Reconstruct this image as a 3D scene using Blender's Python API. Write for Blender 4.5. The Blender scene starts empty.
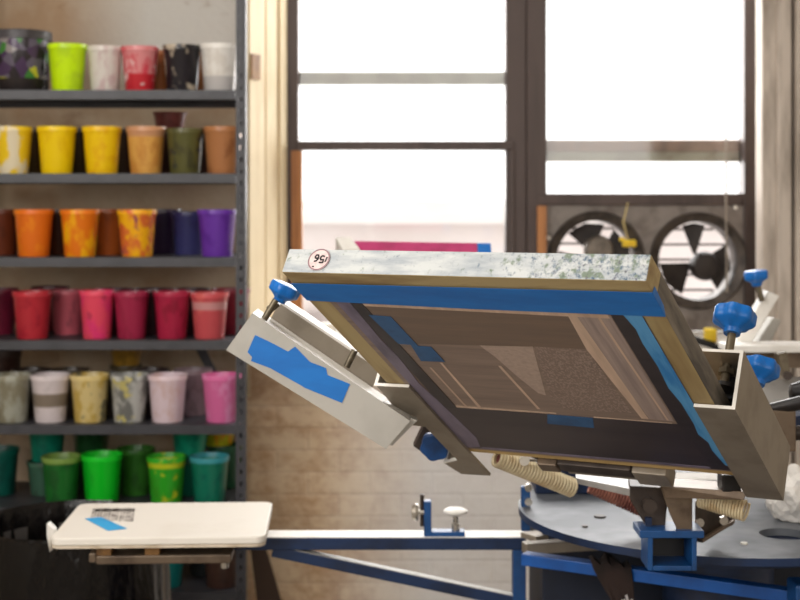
import bpy, bmesh, math, random
from mathutils import Matrix, Vector
random.seed(7)
C = bpy.context.scene.collection
EYE, F, HV = 1.6, 1400.0, 200.0          # eye height, focal length in pixels, horizon row
def P(u, v, Y):                            # a point at distance Y seen at (u, v)
    return Vector(((u-400)/F*Y, Y, EYE-(v-HV)/F*Y))
def lin(c):
    f = lambda x: x/12.92 if x <= .04045 else ((x+.055)/1.055)**2.4
    return (f(c[0]/255), f(c[1]/255), f(c[2]/255), 1)

# ------------------------------------------------------------------ materials
def base_mat(name, rough=.5, metal=0., spec=.5):
    m = bpy.data.materials.new(name); m.use_nodes = True
    nt = m.node_tree; b = nt.nodes['Principled BSDF']
    b.inputs['Roughness'].default_value = rough; b.inputs['Metallic'].default_value = metal
    b.inputs['Specular IOR Level'].default_value = spec
    return m, nt, b
def coords(nt, seed=0, scale=(1,1,1), kind='Object'):
    tc = nt.nodes.new('ShaderNodeTexCoord'); mp = nt.nodes.new('ShaderNodeMapping')
    mp.inputs['Location'].default_value = (seed*1.7, seed*2.3, seed*.9); mp.inputs['Scale'].default_value = scale
    nt.links.new(tc.outputs[kind], mp.inputs['Vector']); return mp.outputs['Vector']
def noise(nt, vec, scale, detail=4, rough=.6):
    n = nt.nodes.new('ShaderNodeTexNoise'); n.inputs['Scale'].default_value = scale
    n.inputs['Detail'].default_value = detail; n.inputs['Roughness'].default_value = rough
    nt.links.new(vec, n.inputs['Vector']); return n.outputs['Fac']
def ramp(nt, fac, lo, hi, inv=False):
    r = nt.nodes.new('ShaderNodeMapRange'); r.inputs['From Min'].default_value = lo; r.inputs['From Max'].default_value = hi
    if inv: r.inputs['To Min'].default_value = 1; r.inputs['To Max'].default_value = 0
    nt.links.new(fac, r.inputs['Value']); return r.outputs['Result']
def mixc(nt, fac, a, b):
    m = nt.nodes.new('ShaderNodeMix'); m.data_type = 'RGBA'
    if fac is not None:
        if isinstance(fac, float): m.inputs[0].default_value = fac
        else: nt.links.new(fac, m.inputs[0])
    for s, x in ((6, a), (7, b)):
        if hasattr(x, 'is_output'): nt.links.new(x, m.inputs[s])
        else: m.inputs[s].default_value = lin(x)
    return m.outputs[2]
def mul(nt, a, b):
    n = nt.nodes.new('ShaderNodeMath'); n.operation = 'MULTIPLY'
    for i, x in enumerate((a, b)):
        if hasattr(x, 'is_output'): nt.links.new(x, n.inputs[i])
        else: n.inputs[i].default_value = x
    return n.outputs[0]
def bump(nt, b, h, strength=.3, dist=.004):
    n = nt.nodes.new('ShaderNodeBump'); n.inputs['Strength'].default_value = strength; n.inputs['Distance'].default_value = dist
    nt.links.new(h, n.inputs['Height']); nt.links.new(n.outputs['Normal'], b.inputs['Normal'])
def mat(name, c1, c2=None, rough=.5, metal=0., scale=20, lo=.45, hi=.65, stretch=(1,1,1), bmp=0., spec=.5, seed=0, detail=4):
    m, nt, b = base_mat(name, rough, metal, spec)
    if c2 is None: c2 = tuple(x*.85 for x in c1)
    v = coords(nt, seed, stretch); n = noise(nt, v, scale, detail)
    nt.links.new(mixc(nt, ramp(nt, n, lo, hi), c1, c2), b.inputs['Base Color'])
    if bmp: bump(nt, b, n, bmp)
    return m

def wall_material():
    m, nt, b = base_mat('old_painted_brick', .85)
    v = coords(nt, 0, (1,1,1)); tc = nt.nodes.new('ShaderNodeTexCoord')
    sp = nt.nodes.new('ShaderNodeSeparateXYZ'); nt.links.new(tc.outputs['Object'], sp.inputs[0])
    big = noise(nt, coords(nt, 3), 1.7, 5); mid = noise(nt, coords(nt, 5, (1,1,1.6)), 6, 6, .7); fine = noise(nt, coords(nt, 8), 24, 5, .7)
    plaster = mixc(nt, ramp(nt, big, .42, .62), (196,180,158), (168,140,112))
    gx = ramp(nt, sp.outputs['X'], -1.15, -.85)
    gz = ramp(nt, sp.outputs['Z'], 1.9, 2.05)
    plaster = mixc(nt, mul(nt, gx, gz), plaster, (205,201,195))
    plaster = mixc(nt, mul(nt, ramp(nt, mid, .58, .72), .7), plaster, (135,104,80))
    # brick courses below the window
    cb = nt.nodes.new('ShaderNodeCombineXYZ'); nt.links.new(sp.outputs['X'], cb.inputs[0]); nt.links.new(sp.outputs['Z'], cb.inputs[1])
    br = nt.nodes.new('ShaderNodeTexBrick'); nt.links.new(cb.outputs[0], br.inputs['Vector'])
    br.inputs['Scale'].default_value = 1; br.inputs['Brick Width'].default_value = .21; br.inputs['Row Height'].default_value = .075
    br.inputs['Mortar Size'].default_value = .006; br.inputs['Mortar Smooth'].default_value = .6
    br.inputs['Color1'].default_value = lin((244,218,184)); br.inputs['Color2'].default_value = lin((234,208,174)); br.inputs['Mortar'].default_value = lin((236,210,178))
    pt = noise(nt, coords(nt, 21, (1,1,1.3)), 9, 6, .7)
    brick = mixc(nt, mul(nt, ramp(nt, pt, .44, .62), .7), br.outputs['Color'], (192,144,100))
    gx2 = ramp(nt, sp.outputs['X'], -.28, .1)
    whitewash = mixc(nt, mul(nt, ramp(nt, fine, .5, .75), .4), (242,242,243), (222,218,214))
    brick = mixc(nt, mul(nt, gx2, .85), brick, whitewash)
    zz = ramp(nt, sp.outputs['Z'], 1.1, 1.2, True)
    gx3 = ramp(nt, sp.outputs['X'], -.56, -.50)
    col = mixc(nt, mul(nt, zz, gx3), plaster, brick)
    nt.links.new(col, b.inputs['Base Color'])
    add = nt.nodes.new('ShaderNodeMath'); add.operation = 'ADD'
    nt.links.new(fine, add.inputs[0]); nt.links.new(mul(nt, mul(nt, br.outputs['Fac'], -.7), zz), add.inputs[1])
    bump(nt, b, add.outputs[0], .4, .008)
    return m

def pot_material(name, c1, c2=None, thr=(.5,.62), scale=26, level=None, rough=.33, seed=0, stretch=(1,1,.6), c3=None, c3s=.9):
    m, nt, b = base_mat(name, rough)
    n = noise(nt, coords(nt, seed, stretch), scale, 3, .55)
    col = mixc(nt, ramp(nt, n, *thr), c1, c2 or tuple(x*.82 for x in c1))
    if level:
        tc = nt.nodes.new('ShaderNodeTexCoord'); sp = nt.nodes.new('ShaderNodeSeparateXYZ'); nt.links.new(tc.outputs['Object'], sp.inputs[0])
        for z0, z1, cc in level:
            f = mul(nt, ramp(nt, sp.outputs['Z'], z0-.002, z0+.002), ramp(nt, sp.outputs['Z'], z1-.002, z1+.002, True))
            col = mixc(nt, f, col, cc)
    if c3:
        n2 = noise(nt, coords(nt, seed+11, (1,1,.8)), scale*c3s, 3)
        col = mixc(nt, ramp(nt, n2, .58, .64), col, c3)
    nt.links.new(col, b.inputs['Base Color'])
    b.inputs['Subsurface Weight'].default_value = 0
    return m

M = {}
M['wall'] = wall_material()
M['floor'] = mat('concrete_floor', (150,142,132), (128,118,108), .7, scale=5)  # unseen floor, toned light to bounce onto the screen's underside
M['ceiling'] = mat('white_ceiling', (205,200,192), (190,184,175), .9, scale=3)
M['side_wall'] = mat('cream_side_wall', (205,195,180), (185,172,155), .9, scale=3)
M['dark_trim'] = mat('dark_brown_paint', (84,70,66), (64,52,48), .5, scale=9, stretch=(1,1,.1))
M['orange_wood'] = mat('orange_wood', (178,120,70), (140,88,48), .5, scale=8, stretch=(4,4,.2))
M['cream_wood'] = mat('cream_painted_wood', (228,210,174), (206,182,142), .6, scale=9, lo=.5, hi=.75, stretch=(2,2,.3))
M['pale_wood'] = mat('pale_wood', (226,198,150), (200,165,115), .6, scale=9, stretch=(3,3,.2))
M['grey_trim'] = mat('weathered_grey_paint', (206,194,182), (158,146,134), .7, scale=9, lo=.42, hi=.66, stretch=(2,2,.35))
M['sash_grey'] = mat('grey_green_bar', (150,148,132), (120,112,98), .6, scale=12)
M['sash_brown'] = mat('brown_grey_bar', (140,118,104), (108,92,84), .6, scale=12)
M['sill'] = mat('white_sill_paint', (226,222,214), (196,188,176), .6, scale=8)
M['brown_block'] = mat('brown_block', (150,108,60), (120,82,42), .6)
M['steel_dark'] = mat('charcoal_shelf_paint', (56,56,62), (44,44,50), .45, .0, scale=14, spec=.6)
M['fan_panel'] = mat('dull_grey_panel', (138,130,124), (108,98,92), .55, .3, scale=10)
M['fan_dark'] = mat('dark_fan_metal', (52,44,40), (36,30,28), .5, .3)
M['fan_ring'] = mat('fan_shroud_metal', (82,74,68), (56,50,46), .45, .5)
M['motor'] = mat('fan_motor_grey', (128,118,108), (96,88,80), .5, .3)
M['yellow'] = mat('yellow_plastic', (240,205,40), (220,180,30), .5)
M['cord'] = mat('grey_cord', (160,150,138), None, .7)
M['wood'] = mat('stained_frame_wood', (178,158,114), (138,114,76), .6, scale=16, stretch=(.3,1,1), bmp=.2)
M['wood_side'] = mat('stained_frame_wood_long', (182,162,116), (142,118,78), .6, scale=14, stretch=(1,.12,1), bmp=.2)
M['wood_far'] = mat('raw_frame_wood', (200,170,112), (160,128,80), .6, scale=18, stretch=(.3,1,1))
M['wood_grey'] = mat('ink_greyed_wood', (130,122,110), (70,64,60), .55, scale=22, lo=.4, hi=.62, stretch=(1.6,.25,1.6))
M['purple_tape'] = mat('mauve_grey_tape', (122,112,132), (92,84,102), .4, scale=25, stretch=(1,.3,1))
M['dark_tape'] = mat('black_plum_tape', (50,42,46), (36,30,34), .35, scale=30, stretch=(.3,1,1))
M['far_tape'] = mat('plum_brown_tape', (62,52,54), (46,38,42), .35, scale=16, stretch=(.12,1,1), lo=.4, hi=.7)
M['grey_metal'] = mat('grey_cast_metal', (150,140,126), (134,124,110), .42, .35, scale=12)
M['edge_metal'] = mat('bright_cut_metal', (240,236,228), (225,220,210), .4, .0, scale=20)
M['plate'] = mat('pale_grey_plate', (186,182,174), (174,170,162), .45, .1, scale=8)
M['white_metal'] = mat('white_metal', (235,232,226), (215,210,202), .45, scale=10)
M['dull_metal'] = mat('dull_bolt_metal', (120,110,92), (84,76,62), .4, .6)
M['silver'] = mat('polished_steel', (205,200,192), (170,165,155), .25, .8)
M['dark_metal'] = mat('dark_hinge_metal', (72,62,56), (48,40,36), .45, .4, scale=14)
M['brown_metal'] = mat('brownish_steel', (116,100,84), (88,74,62), .4, .5, scale=16)
M['steel'] = mat('bare_steel_plate', (180,178,176), (140,138,136), .35, .4, scale=9)
M['knob_blue'] = mat('blue_knob_plastic', (6,106,190), (4,86,160), .35, scale=30, lo=.55, hi=.75)
M['press_blue'] = mat('blue_enamel', (18,74,132), (12,54,100), .4, scale=9)
M['press_navy'] = mat('navy_enamel', (16,42,80), (10,26,52), .45, scale=8)
M['dark_box'] = mat('deep_navy_fill', (9,22,44), (6,14,30), .6, scale=6)
M['bright_blue'] = mat('bright_blue_enamel', (10,88,172), (8,70,142), .4, scale=8)
M['disc'] = mat('scuffed_disc_paint', (118,122,128), (56,62,72), .45, .2, scale=3.2, lo=.42, hi=.6)
M['black'] = mat('black_rubber', (26,24,26), (18,16,18), .45)
M['black_metal'] = mat('black_lever', (40,36,36), (28,26,26), .4, .3)
M['spring'] = mat('cream_spring', (226,212,178), (200,176,136), .45, .2, scale=30)
M['spring_red'] = mat('dusty_red_spring', (170,112,96), (120,68,60), .5, .1, scale=30)
M['red_shade_core'] = mat('red_shade_fill', (126,66,66), (90,44,46), .6)  # dull red put in for the pink tint under the springs
M['pallet'] = mat('white_pallet_board', (232,226,216), (222,214,202), .5, scale=5, lo=.55, hi=.8)
M['pallet_edge'] = mat('worn_pallet_edge', (214,200,180), (184,166,140), .6, scale=20)
M['brown'] = mat('brown_spacer', (130,92,44), (96,66,32), .6)
M['pink'] = mat('magenta_tape', (188,54,112), (160,40,92), .4, scale=14)
M['paper'] = mat('white_paper', (235,232,228), (222,218,212), .8)
M['rag_dark'] = mat('dark_brown_cloth', (44,30,26), (30,20,18), .9, scale=20)
M['thread'] = mat('pale_threads', (205,200,200), (190,184,186), .8)
M['strip_dark'] = mat('dark_brown_strip', (70,52,40), (52,38,30), .7, scale=8, stretch=(3,3,.3))
m, nt, b = base_mat('black_bin_bag', .22, 0, .4)
b.inputs['Base Color'].default_value = lin((8,6,6)); n_ = noise(nt, coords(nt, 1, (1,1,.35)), 14, 4, .6); bump(nt, b, n_, .5, .02); M['bag'] = m
M['bin'] = mat('grey_bin', (70,66,64), None, .5)
m, nt, b = base_mat('blue_masking_tape', .5)
n_ = noise(nt, coords(nt, 2, (.3,1,1)), 30, 3); nt.links.new(mixc(nt, ramp(nt, n_, .35, .7), (16,116,200), (12,100,182)), b.inputs['Base Color']); M['tape'] = m
M['tape_light'] = mat('light_blue_tape', (92,166,222), (44,130,200), .5, scale=40, stretch=(1,.15,1))
M['tape_cyan'] = mat('cyan_tape', (40,164,222), (30,150,210), .5)
M['tape_dull'] = mat('ink_dulled_blue_tape', (44,92,140), (34,74,118), .5, scale=20)
M['text'] = mat('black_marker', (30,22,26), (24,18,22), .6)
M['sticker'] = mat('pinkish_sticker', (226,206,202), (206,180,178), .6, scale=120)
M['sticker_ring'] = mat('mauve_ring', (150,118,124), (128,96,104), .6, scale=150)
m, nt, b = base_mat('window_glass', .05)
nt.nodes.remove(b); tr = nt.nodes.new('ShaderNodeBsdfTransparent'); gl = nt.nodes.new('ShaderNodeBsdfGlossy'); gl.inputs['Roughness'].default_value = .05
mx = nt.nodes.new('ShaderNodeMixShader'); mx.inputs[0].default_value = .05
nt.links.new(tr.outputs[0], mx.inputs[1]); nt.links.new(gl.outputs[0], mx.inputs[2]); nt.links.new(mx.outputs[0], nt.nodes['Material Output'].inputs['Surface']); M['glass'] = m
# ink-splashed white paint on the frame's end
m, nt, b = base_mat('splashed_white_paint', .55)
tc = nt.nodes.new('ShaderNodeTexCoord'); sp = nt.nodes.new('ShaderNodeSeparateXYZ'); nt.links.new(tc.outputs['Object'], sp.inputs[0])
base = mixc(nt, ramp(nt, noise(nt, coords(nt, 1, (.5,1,2)), 30, 5), .4, .7), (200,203,202), (152,160,168))
right = ramp(nt, sp.outputs['X'], .02, .17)
dn = nt.nodes.new('ShaderNodeMath'); dn.operation = 'ADD'; nt.links.new(mul(nt, right, .11), dn.inputs[1]); nt.links.new(noise(nt, coords(nt, 4), 95, 6, .72), dn.inputs[0])
col = mixc(nt, ramp(nt, dn.outputs[0], .59, .74), base, (70,94,116))
dn2 = nt.nodes.new('ShaderNodeMath'); dn2.operation = 'ADD'; nt.links.new(mul(nt, right, .10), dn2.inputs[1]); nt.links.new(noise(nt, coords(nt, 9), 60, 3, .6), dn2.inputs[0])
col = mixc(nt, ramp(nt, dn2.outputs[0], .61, .72), col, (116,130,112))
dn3 = nt.nodes.new('ShaderNodeMath'); dn3.operation = 'ADD'; nt.links.new(mul(nt, right, .07), dn3.inputs[1]); nt.links.new(noise(nt, coords(nt, 14), 130, 5, .7), dn3.inputs[0])
col = mixc(nt, ramp(nt, dn3.outputs[0], .62, .74), col, (82,78,96))
nt.links.new(col, b.inputs['Base Color']); bump(nt, b, noise(nt, coords(nt, 4), 75, 4), .3, .002); M['splash'] = m
# screen mesh
def screen_mat(name, c1, c2, weave=.25, scale=60, stretch=(.08,1,1), lo=.35, hi=.7, speck=None):
    m, nt, b = base_mat(name, .5)
    n = noise(nt, coords(nt, 3, stretch), scale, 5, .65)
    col = mixc(nt, ramp(nt, n, lo, hi), c1, c2)
    if speck:
        n2 = noise(nt, coords(nt, 6, (1,.55,1)), speck[1], 2, .5); col = mixc(nt, ramp(nt, n2, .5, .58), col, speck[0])
    nt.links.new(col, b.inputs['Base Color']); return m
M['mesh'] = screen_mat('brown_screen_mesh', (150,130,117), (124,107,98))
M['mesh_band'] = screen_mat('dark_mesh_band', (124,104,89), (110,93,82))
M['mesh_light'] = screen_mat('pale_ghost_image', (187,165,151), (166,146,135), scale=120, stretch=(1,1,1))
M['mesh_dots'] = screen_mat('dotted_ghost_image', (138,118,107), (124,107,98), speck=((159,139,128), 330))
M['mesh_streak'] = screen_mat('mauve_ink_haze', (178,158,149), (138,123,119), scale=90, stretch=(1,.05,1))
M['mesh_line'] = screen_mat('pale_ink_line', (218,190,168), (186,160,140), scale=60, stretch=(1,.1,1))

# ------------------------------------------------------------------ geometry helpers
WM = {}                                                   # world matrices of parents
class MB:
    def __init__(s, space=None): s.v = []; s.f = []; s.mi = []; s.cur = 0; s.sp = space or Matrix()
    def add(s, vs, fs):
        o = len(s.v); s.v += [s.sp @ Vector(p) for p in vs]
        for f in fs: s.f.append([o+i for i in f]); s.mi.append(s.cur)
    def box(s, x0, x1, y0, y1, z0, z1):
        s.add([(x,y,z) for x in (x0,x1) for y in (y0,y1) for z in (z0,z1)],
              [(0,1,3,2),(4,6,7,5),(0,4,5,1),(2,3,7,6),(0,2,6,4),(1,5,7,3)]); return s
    def prism(s, poly, ext):                              # polygon of 3D points swept along a vector
        n = len(poly); ext = Vector(ext); a = [Vector(p) for p in poly]
        s.add(a+[p+ext for p in a], [tuple(range(n)), tuple(range(2*n-1, n-1, -1))]+[(i, i+n, (i+1)%n+n, (i+1)%n) for i in range(n)]); return s
    def bar(s, p0, p1, w, h, up=(0,0,1)):                 # rectangular bar: w sideways, h along up
        p0, p1 = Vector(p0), Vector(p1); d = (p1-p0).normalized(); sd = d.cross(Vector(up)).normalized(); u = sd.cross(d)
        q = [sd*(w/2)+u*(h/2), -sd*(w/2)+u*(h/2), -sd*(w/2)-u*(h/2), sd*(w/2)-u*(h/2)]
        return s.prism([p0+x for x in q], p1-p0)
    def tube(s, pts, r, n=8, closed=False):
        pts = [Vector(p) for p in pts]; rings = []; up = None
        for i, p in enumerate(pts):
            d = (pts[min(i+1, len(pts)-1)]-pts[max(i-1, 0)]).normalized()
            if up is None:
                up = d.orthogonal().normalized()
            up = (up-d*up.dot(d)).normalized(); w = d.cross(up)
            rr = r[i] if isinstance(r, (list, tuple)) else r
            rings.append([p+(up*math.cos(2*math.pi*k/n)+w*math.sin(2*math.pi*k/n))*rr for k in range(n)])
        vs = [q for g in rings for q in g]; fs = []
        for i in range(len(rings)-1):
            for k in range(n): fs.append((i*n+k, i*n+(k+1)%n, (i+1)*n+(k+1)%n, (i+1)*n+k))
        fs.append(tuple(range(n-1, -1, -1))); o = (len(rings)-1)*n; fs.append(tuple(o+k for k in range(n)))
        s.add(vs, fs); return s
    def lathe(s, prof, c=(0,0,0), axis=(0,0,1), n=24, lobes=None, caps=True):   # prof: (radius, height)
        a = Vector(axis).normalized(); x = a.orthogonal().normalized(); y = a.cross(x); c = Vector(c); vs = []; fs = []
        for j, (r, h) in enumerate(prof):
            for k in range(n):
                t = 2*math.pi*k/n; rr = r
                if lobes and r > 1e-4: rr = r*lobes(t, j)
                vs.append(c+a*h+(x*math.cos(t)+y*math.sin(t))*rr)
        for j in range(len(prof)-1):
            for k in range(n): fs.append((j*n+k, j*n+(k+1)%n, (j+1)*n+(k+1)%n, (j+1)*n+k))
        if caps: fs.append(tuple(range(n-1, -1, -1))); o = (len(prof)-1)*n; fs.append(tuple(o+k for k in range(n)))
        s.add(vs, fs); return s
    def build(s, name, mats, parent=None, origin=None, bevel=0, smooth=False, seg=2):
        me = bpy.data.meshes.new(name)
        if parent is not None: W = WM[parent.name] if origin is None else WM[parent.name] @ Matrix.Translation(WM[parent.name].inverted() @ Vector(origin))
        else: W = Matrix.Translation(Vector(origin) if origin is not None else Vector((0,0,0)))
        inv = W.inverted()
        me.from_pydata([inv @ p for p in s.v], [], s.f)
        if not isinstance(mats, (list, tuple)): mats = [mats]
        for m in mats: me.materials.append(m)
        for p, i in zip(me.polygons, s.mi): p.material_index = i
        bm = bmesh.new(); bm.from_mesh(me); bmesh.ops.recalc_face_normals(bm, faces=bm.faces); bm.to_mesh(me); bm.free()
        o = bpy.data.objects.new(name, me); C.objects.link(o)
        if parent is not None:
            o.parent = parent; o.matrix_parent_inverse = Matrix(); o.matrix_basis = WM[parent.name].inverted() @ W
        else: o.matrix_basis = W
        WM[o.name] = W
        if bevel:
            bv = o.modifiers.new('bevel', 'BEVEL'); bv.width = bevel; bv.segments = seg; bv.limit_method = 'ANGLE'; bv.angle_limit = math.radians(40)
        if smooth:
            for p in me.polygons: p.use_smooth = True
            me.set_sharp_from_angle(angle=math.radians(38))
        return o
def thing(name, loc, label, cat, group=None, matrix=None):
    o = bpy.data.objects.new(name, None); C.objects.link(o); o.empty_display_size = .05
    o.matrix_basis = matrix if matrix is not None else Matrix.Translation(Vector(loc)); WM[o.name] = o.matrix_basis.copy()
    return tag(o, label, cat, group)
def tag(o, label, cat, group=None):
    o['label'] = label; o['category'] = cat
    if group: o['group'] = group
    return o
def struct(o, label=None, cat=None):
    o['kind'] = 'structure'
    o['label'] = label; o['category'] = cat
    return o
def base_z(o, z): pass

# ------------------------------------------------------------------ the setting
WY, WW = 4.75, 4.95; K = WW/F; KW = WY/F
X = lambda u: (u-400)*K
Z = lambda v: EYE-(v-HV)*K
OL, OR_, OB, OT = X(283), X(762), EYE-(338-HV)*KW, 3.0
WL, WR = (247-400)*KW, (766-400)*KW
mb = MB(); mb.prism([(-2.4,WY,0),(WL-.006,WY,0),(OL-.012,WW+.02,0),(OL-.012,WY+.4,0),(-2.4,WY+.4,0)], (0,0,3.6)).box(OR_+.001, 2.6, WY, WY+.4, 0, 3.6).box(WL, OR_, WY, WY+.4, 0, OB-.05).box(WL, OR_, WY+.06, WY+.4, OT, 3.6)
struct(mb.build('wall_back', M['wall']), 'old plastered and whitewashed brick wall behind shelves and under window', 'wall')
struct(MB().box(-2.4, 2.6, -3, WY, -.1, 0).build('floor', M['floor']), 'concrete workshop floor out of view, kept light to bounce light up', 'floor')
struct(MB().box(-2.4, 2.6, -3, WY+.3, 3.6, 3.7).build('ceiling', M['ceiling']), 'white workshop ceiling out of view', 'ceiling')
struct(MB().box(-2.5, -2.4, -3, WY+.3, 0, 3.6).build('wall_left', M['side_wall']), 'cream wall beyond the shelf of pots', 'wall')
struct(MB().box(2.6, 2.7, -3, WY+.3, 0, 3.6).build('wall_right', M['side_wall']), 'cream wall beyond the press on the right', 'wall')
struct(MB().box(-2.5, 2.7, -3.1, -3, 0, 3.6).build('wall_rear', M['side_wall']), 'cream wall behind the viewpoint', 'wall')
# left trim
def rv(u0, u1, th):                                       # a board lying on the splayed reveal
    a, b = Vector((WL, WY, 0)), Vector((OL, WW+.02, 0)); f0, f1 = (u0-247)/36, (u1-247)/36
    n = Vector((b.y-a.y, -(b.x-a.x), 0)).normalized()
    return [a+(b-a)*f0-n*.004+Vector((0,0,OB-.2)), a+(b-a)*f1-n*.004+Vector((0,0,OB-.2)), a+(b-a)*f1+n*th+Vector((0,0,OB-.2)), a+(b-a)*f0+n*th+Vector((0,0,OB-.2))]
mb = MB()
for q in ((247,262,.010),(262,264,.003),(264,276,.007),(276,283,.016)): mb.prism(rv(*q), (0,0,2.3))
t = struct(mb.build('trim_1', M['cream_wood'], bevel=.002), 'cream painted timber reveal between shelves and window', 'window trim')
q = rv(247.5, 255.5, .018); dz = Z(87)-OB+.2+.012
MB().prism([p+Vector((0,0,dz)) for p in q], (0,0,.085)).build('wood_block', M['brown_block'], t)
# right trim
XR = lambda u, y: (u-400)/F*y
mb = MB(); mb.box(XR(762,4.66), XR(778,4.66), 4.66, WY, 0, 3.4).box(XR(778,4.63), XR(792,4.63), 4.63, WY, 0, 3.4).box(XR(792,4.67), XR(797,4.67), 4.67, WY, 0, 3.4).box(XR(797,4.61), XR(840,4.61), 4.61, WY, 0, 3.4)
struct(mb.build('trim_2', M['grey_trim'], bevel=.006), 'weathered grey moulded trim right of the window', 'window trim')
struct(MB().box(WL+.01, XR(761,4.6), WY-.16, WW+.25, OB-.045, OB).build('trim_3', M['sill'], bevel=.006), 'white painted sill board under the windows', 'window sill')
# left window
FY0, FY1 = WW+.02, WW+.1
w = bpy.data.objects.new('window_1', None); C.objects.link(w); w.location = (X(400), WW+.06, OB); WM[w.name] = Matrix.Translation(w.location)
struct(w, 'left sash window with white daylight and dark brown frame', 'window')
MB().box(OL, X(298), FY0, FY1, OB, OT).box(X(506), X(527), FY0, FY1, OB, OT).box(X(283), X(527), FY0, FY1, OT-.08, OT).build('window_frame', M['dark_trim'], w, bevel=.004)
MB().box(X(296), X(514), FY0-.015, FY1-.01, Z(150), Z(141)).build('meeting_rail', M['dark_trim'], w, bevel=.004)
MB().box(X(298), X(506), FY0+.05, FY1+.01, Z(83), Z(70)).build('sash_bar', M['sash_grey'], w, bevel=.003)
MB().box(X(291), X(302), FY0-.012, FY0+.03, OB, Z(150.5)).build('sash_stile', M['orange_wood'], w, bevel=.003)
MB().box(X(510.5), X(515), FY0-.012, FY0+.03, OB, Z(150.5)).build('sash_stile', M['dark_trim'], w, bevel=.003)
MB().box(X(302), X(510.5), FY0-.012, FY0+.03, OB, OB+.03).build('sash_bottom_rail', M['sill'], w, bevel=.003)
MB().box(X(298), X(506), FY0+.045, FY0+.048, Z(141), OT-.08).build('pane', M['glass'], w)
MB().box(X(302), X(510.5), FY0+.008, FY0+.011, OB+.03, Z(150.5)).build('pane', M['glass'], w)
# right window
w = bpy.data.objects.new('window_2', None); C.objects.link(w); w.location = (X(650), WW+.06, OB); WM[w.name] = Matrix.Translation(w.location)
struct(w, 'right window pane above the fan panel with dark frame', 'window')
FB = Z(205)
MB().box(X(527.3), X(547), FY0-.01, FY1, OB, OT).box(X(745), OR_-.002, FY0-.01, FY1, OB, OT).box(X(547), X(745), FY0-.01, FY1, OT-.08, OT).box(X(537), X(745), FY0-.012, FY1, FB, Z(193.5)).build('window_frame', M['dark_trim'], w, bevel=.004)
MB().box(X(547), X(745), FY0+.05, FY1+.01, Z(151), Z(139)).build('sash_bar', M['sash_brown'], w, bevel=.003)
MB().box(X(547), X(745), FY0+.05, FY1+.012, Z(161), Z(151.2)).build('sash_bar', M['sash_grey'], w, bevel=.003)
MB().box(X(547), X(745), FY0+.04, FY0+.043, Z(193.5), OT-.08).build('pane', M['glass'], w)

bd = thing('building', (3, 16, -8), 'pale blurred building seen outside low through the windows', 'building')
pm = mat('pale_pink_brick', (198,189,185), (190,178,173), .9, scale=.6)
MB().box(-8, 14, 15, 22, -8, 1.35).build('facade', pm, bd)
MB().box(-8.15, 14.15, 14.8, 22, 1.35, 1.6).build('cornice', mat('pale_cornice', (200,194,190), (196,189,184), .9, scale=1), bd)
for i in range(7):
    for z_ in (-.35, -3.2): MB().box(-6.9+i*2.9, -5.7+i*2.9, 14.93, 15.0, z_-.65, z_+.75).build('window', mat('far_window', (150,138,134), None, .4), bd)

# ------------------------------------------------------------------ fan panel
fan = thing('window_fan', (X(648), WW+.03, OB), 'grey twin fan panel filling the lower right window opening', 'fan')
FYp = WW+.03
def panel_with_holes(x0, x1, z0, z1, y0, y1, holes):
    mb = MB(); n = 40
    xm = (holes[0][0]+holes[1][0])/2
    for (cx, cz, r), (a, b_) in zip(holes, ((x0, xm), (xm, x1))):
        ring_o = []; ring_i = []
        for k in range(n):
            t = 2*math.pi*k/n; dx, dz = math.cos(t), math.sin(t)
            sx = ((b_-cx)/dx if dx > 0 else (a-cx)/dx) if abs(dx) > 1e-6 else 1e9
            sz = ((z1-cz)/dz if dz > 0 else (z0-cz)/dz) if abs(dz) > 1e-6 else 1e9
            s = min(sx, sz); ring_o.append((cx+dx*s, cz+dz*s)); ring_i.append((cx+dx*r, cz+dz*r))
        # snap the nearest outer point to every corner
        for (qx, qz) in ((a,z0),(a,z1),(b_,z0),(b_,z1)):
            j = min(range(n), key=lambda i: (ring_o[i][0]-qx)**2+(ring_o[i][1]-qz)**2); ring_o[j] = (qx, qz)
        vs = [(p[0], y0, p[1]) for p in ring_o]+[(p[0], y0, p[1]) for p in ring_i]+[(p[0], y1, p[1]) for p in ring_o]+[(p[0], y1, p[1]) for p in ring_i]
        fs = []
        for k in range(n):
            j = (k+1) % n
            fs += [(k, j, n+j, n+k), (2*n+k, 3*n+k, 3*n+j, 2*n+j), (n+k, n+j, 3*n+j, 3*n+k), (k, 2*n+k, 2*n+j, j)]
        mb.add(vs, fs)
    return mb
holes = [(X(597), Z(260), 43*K), (X(699), Z(261), 43*K)]
panel_with_holes(X(546.5), X(753), OB+.003, FB+.012, FYp-.008, FYp, holes).build('panel', M['fan_panel'], fan)
MB().box(X(537), X(546), FYp-.05, FYp-.025, OB+.003, FB-.003).build('side_strip', M['orange_wood'], fan)
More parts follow.
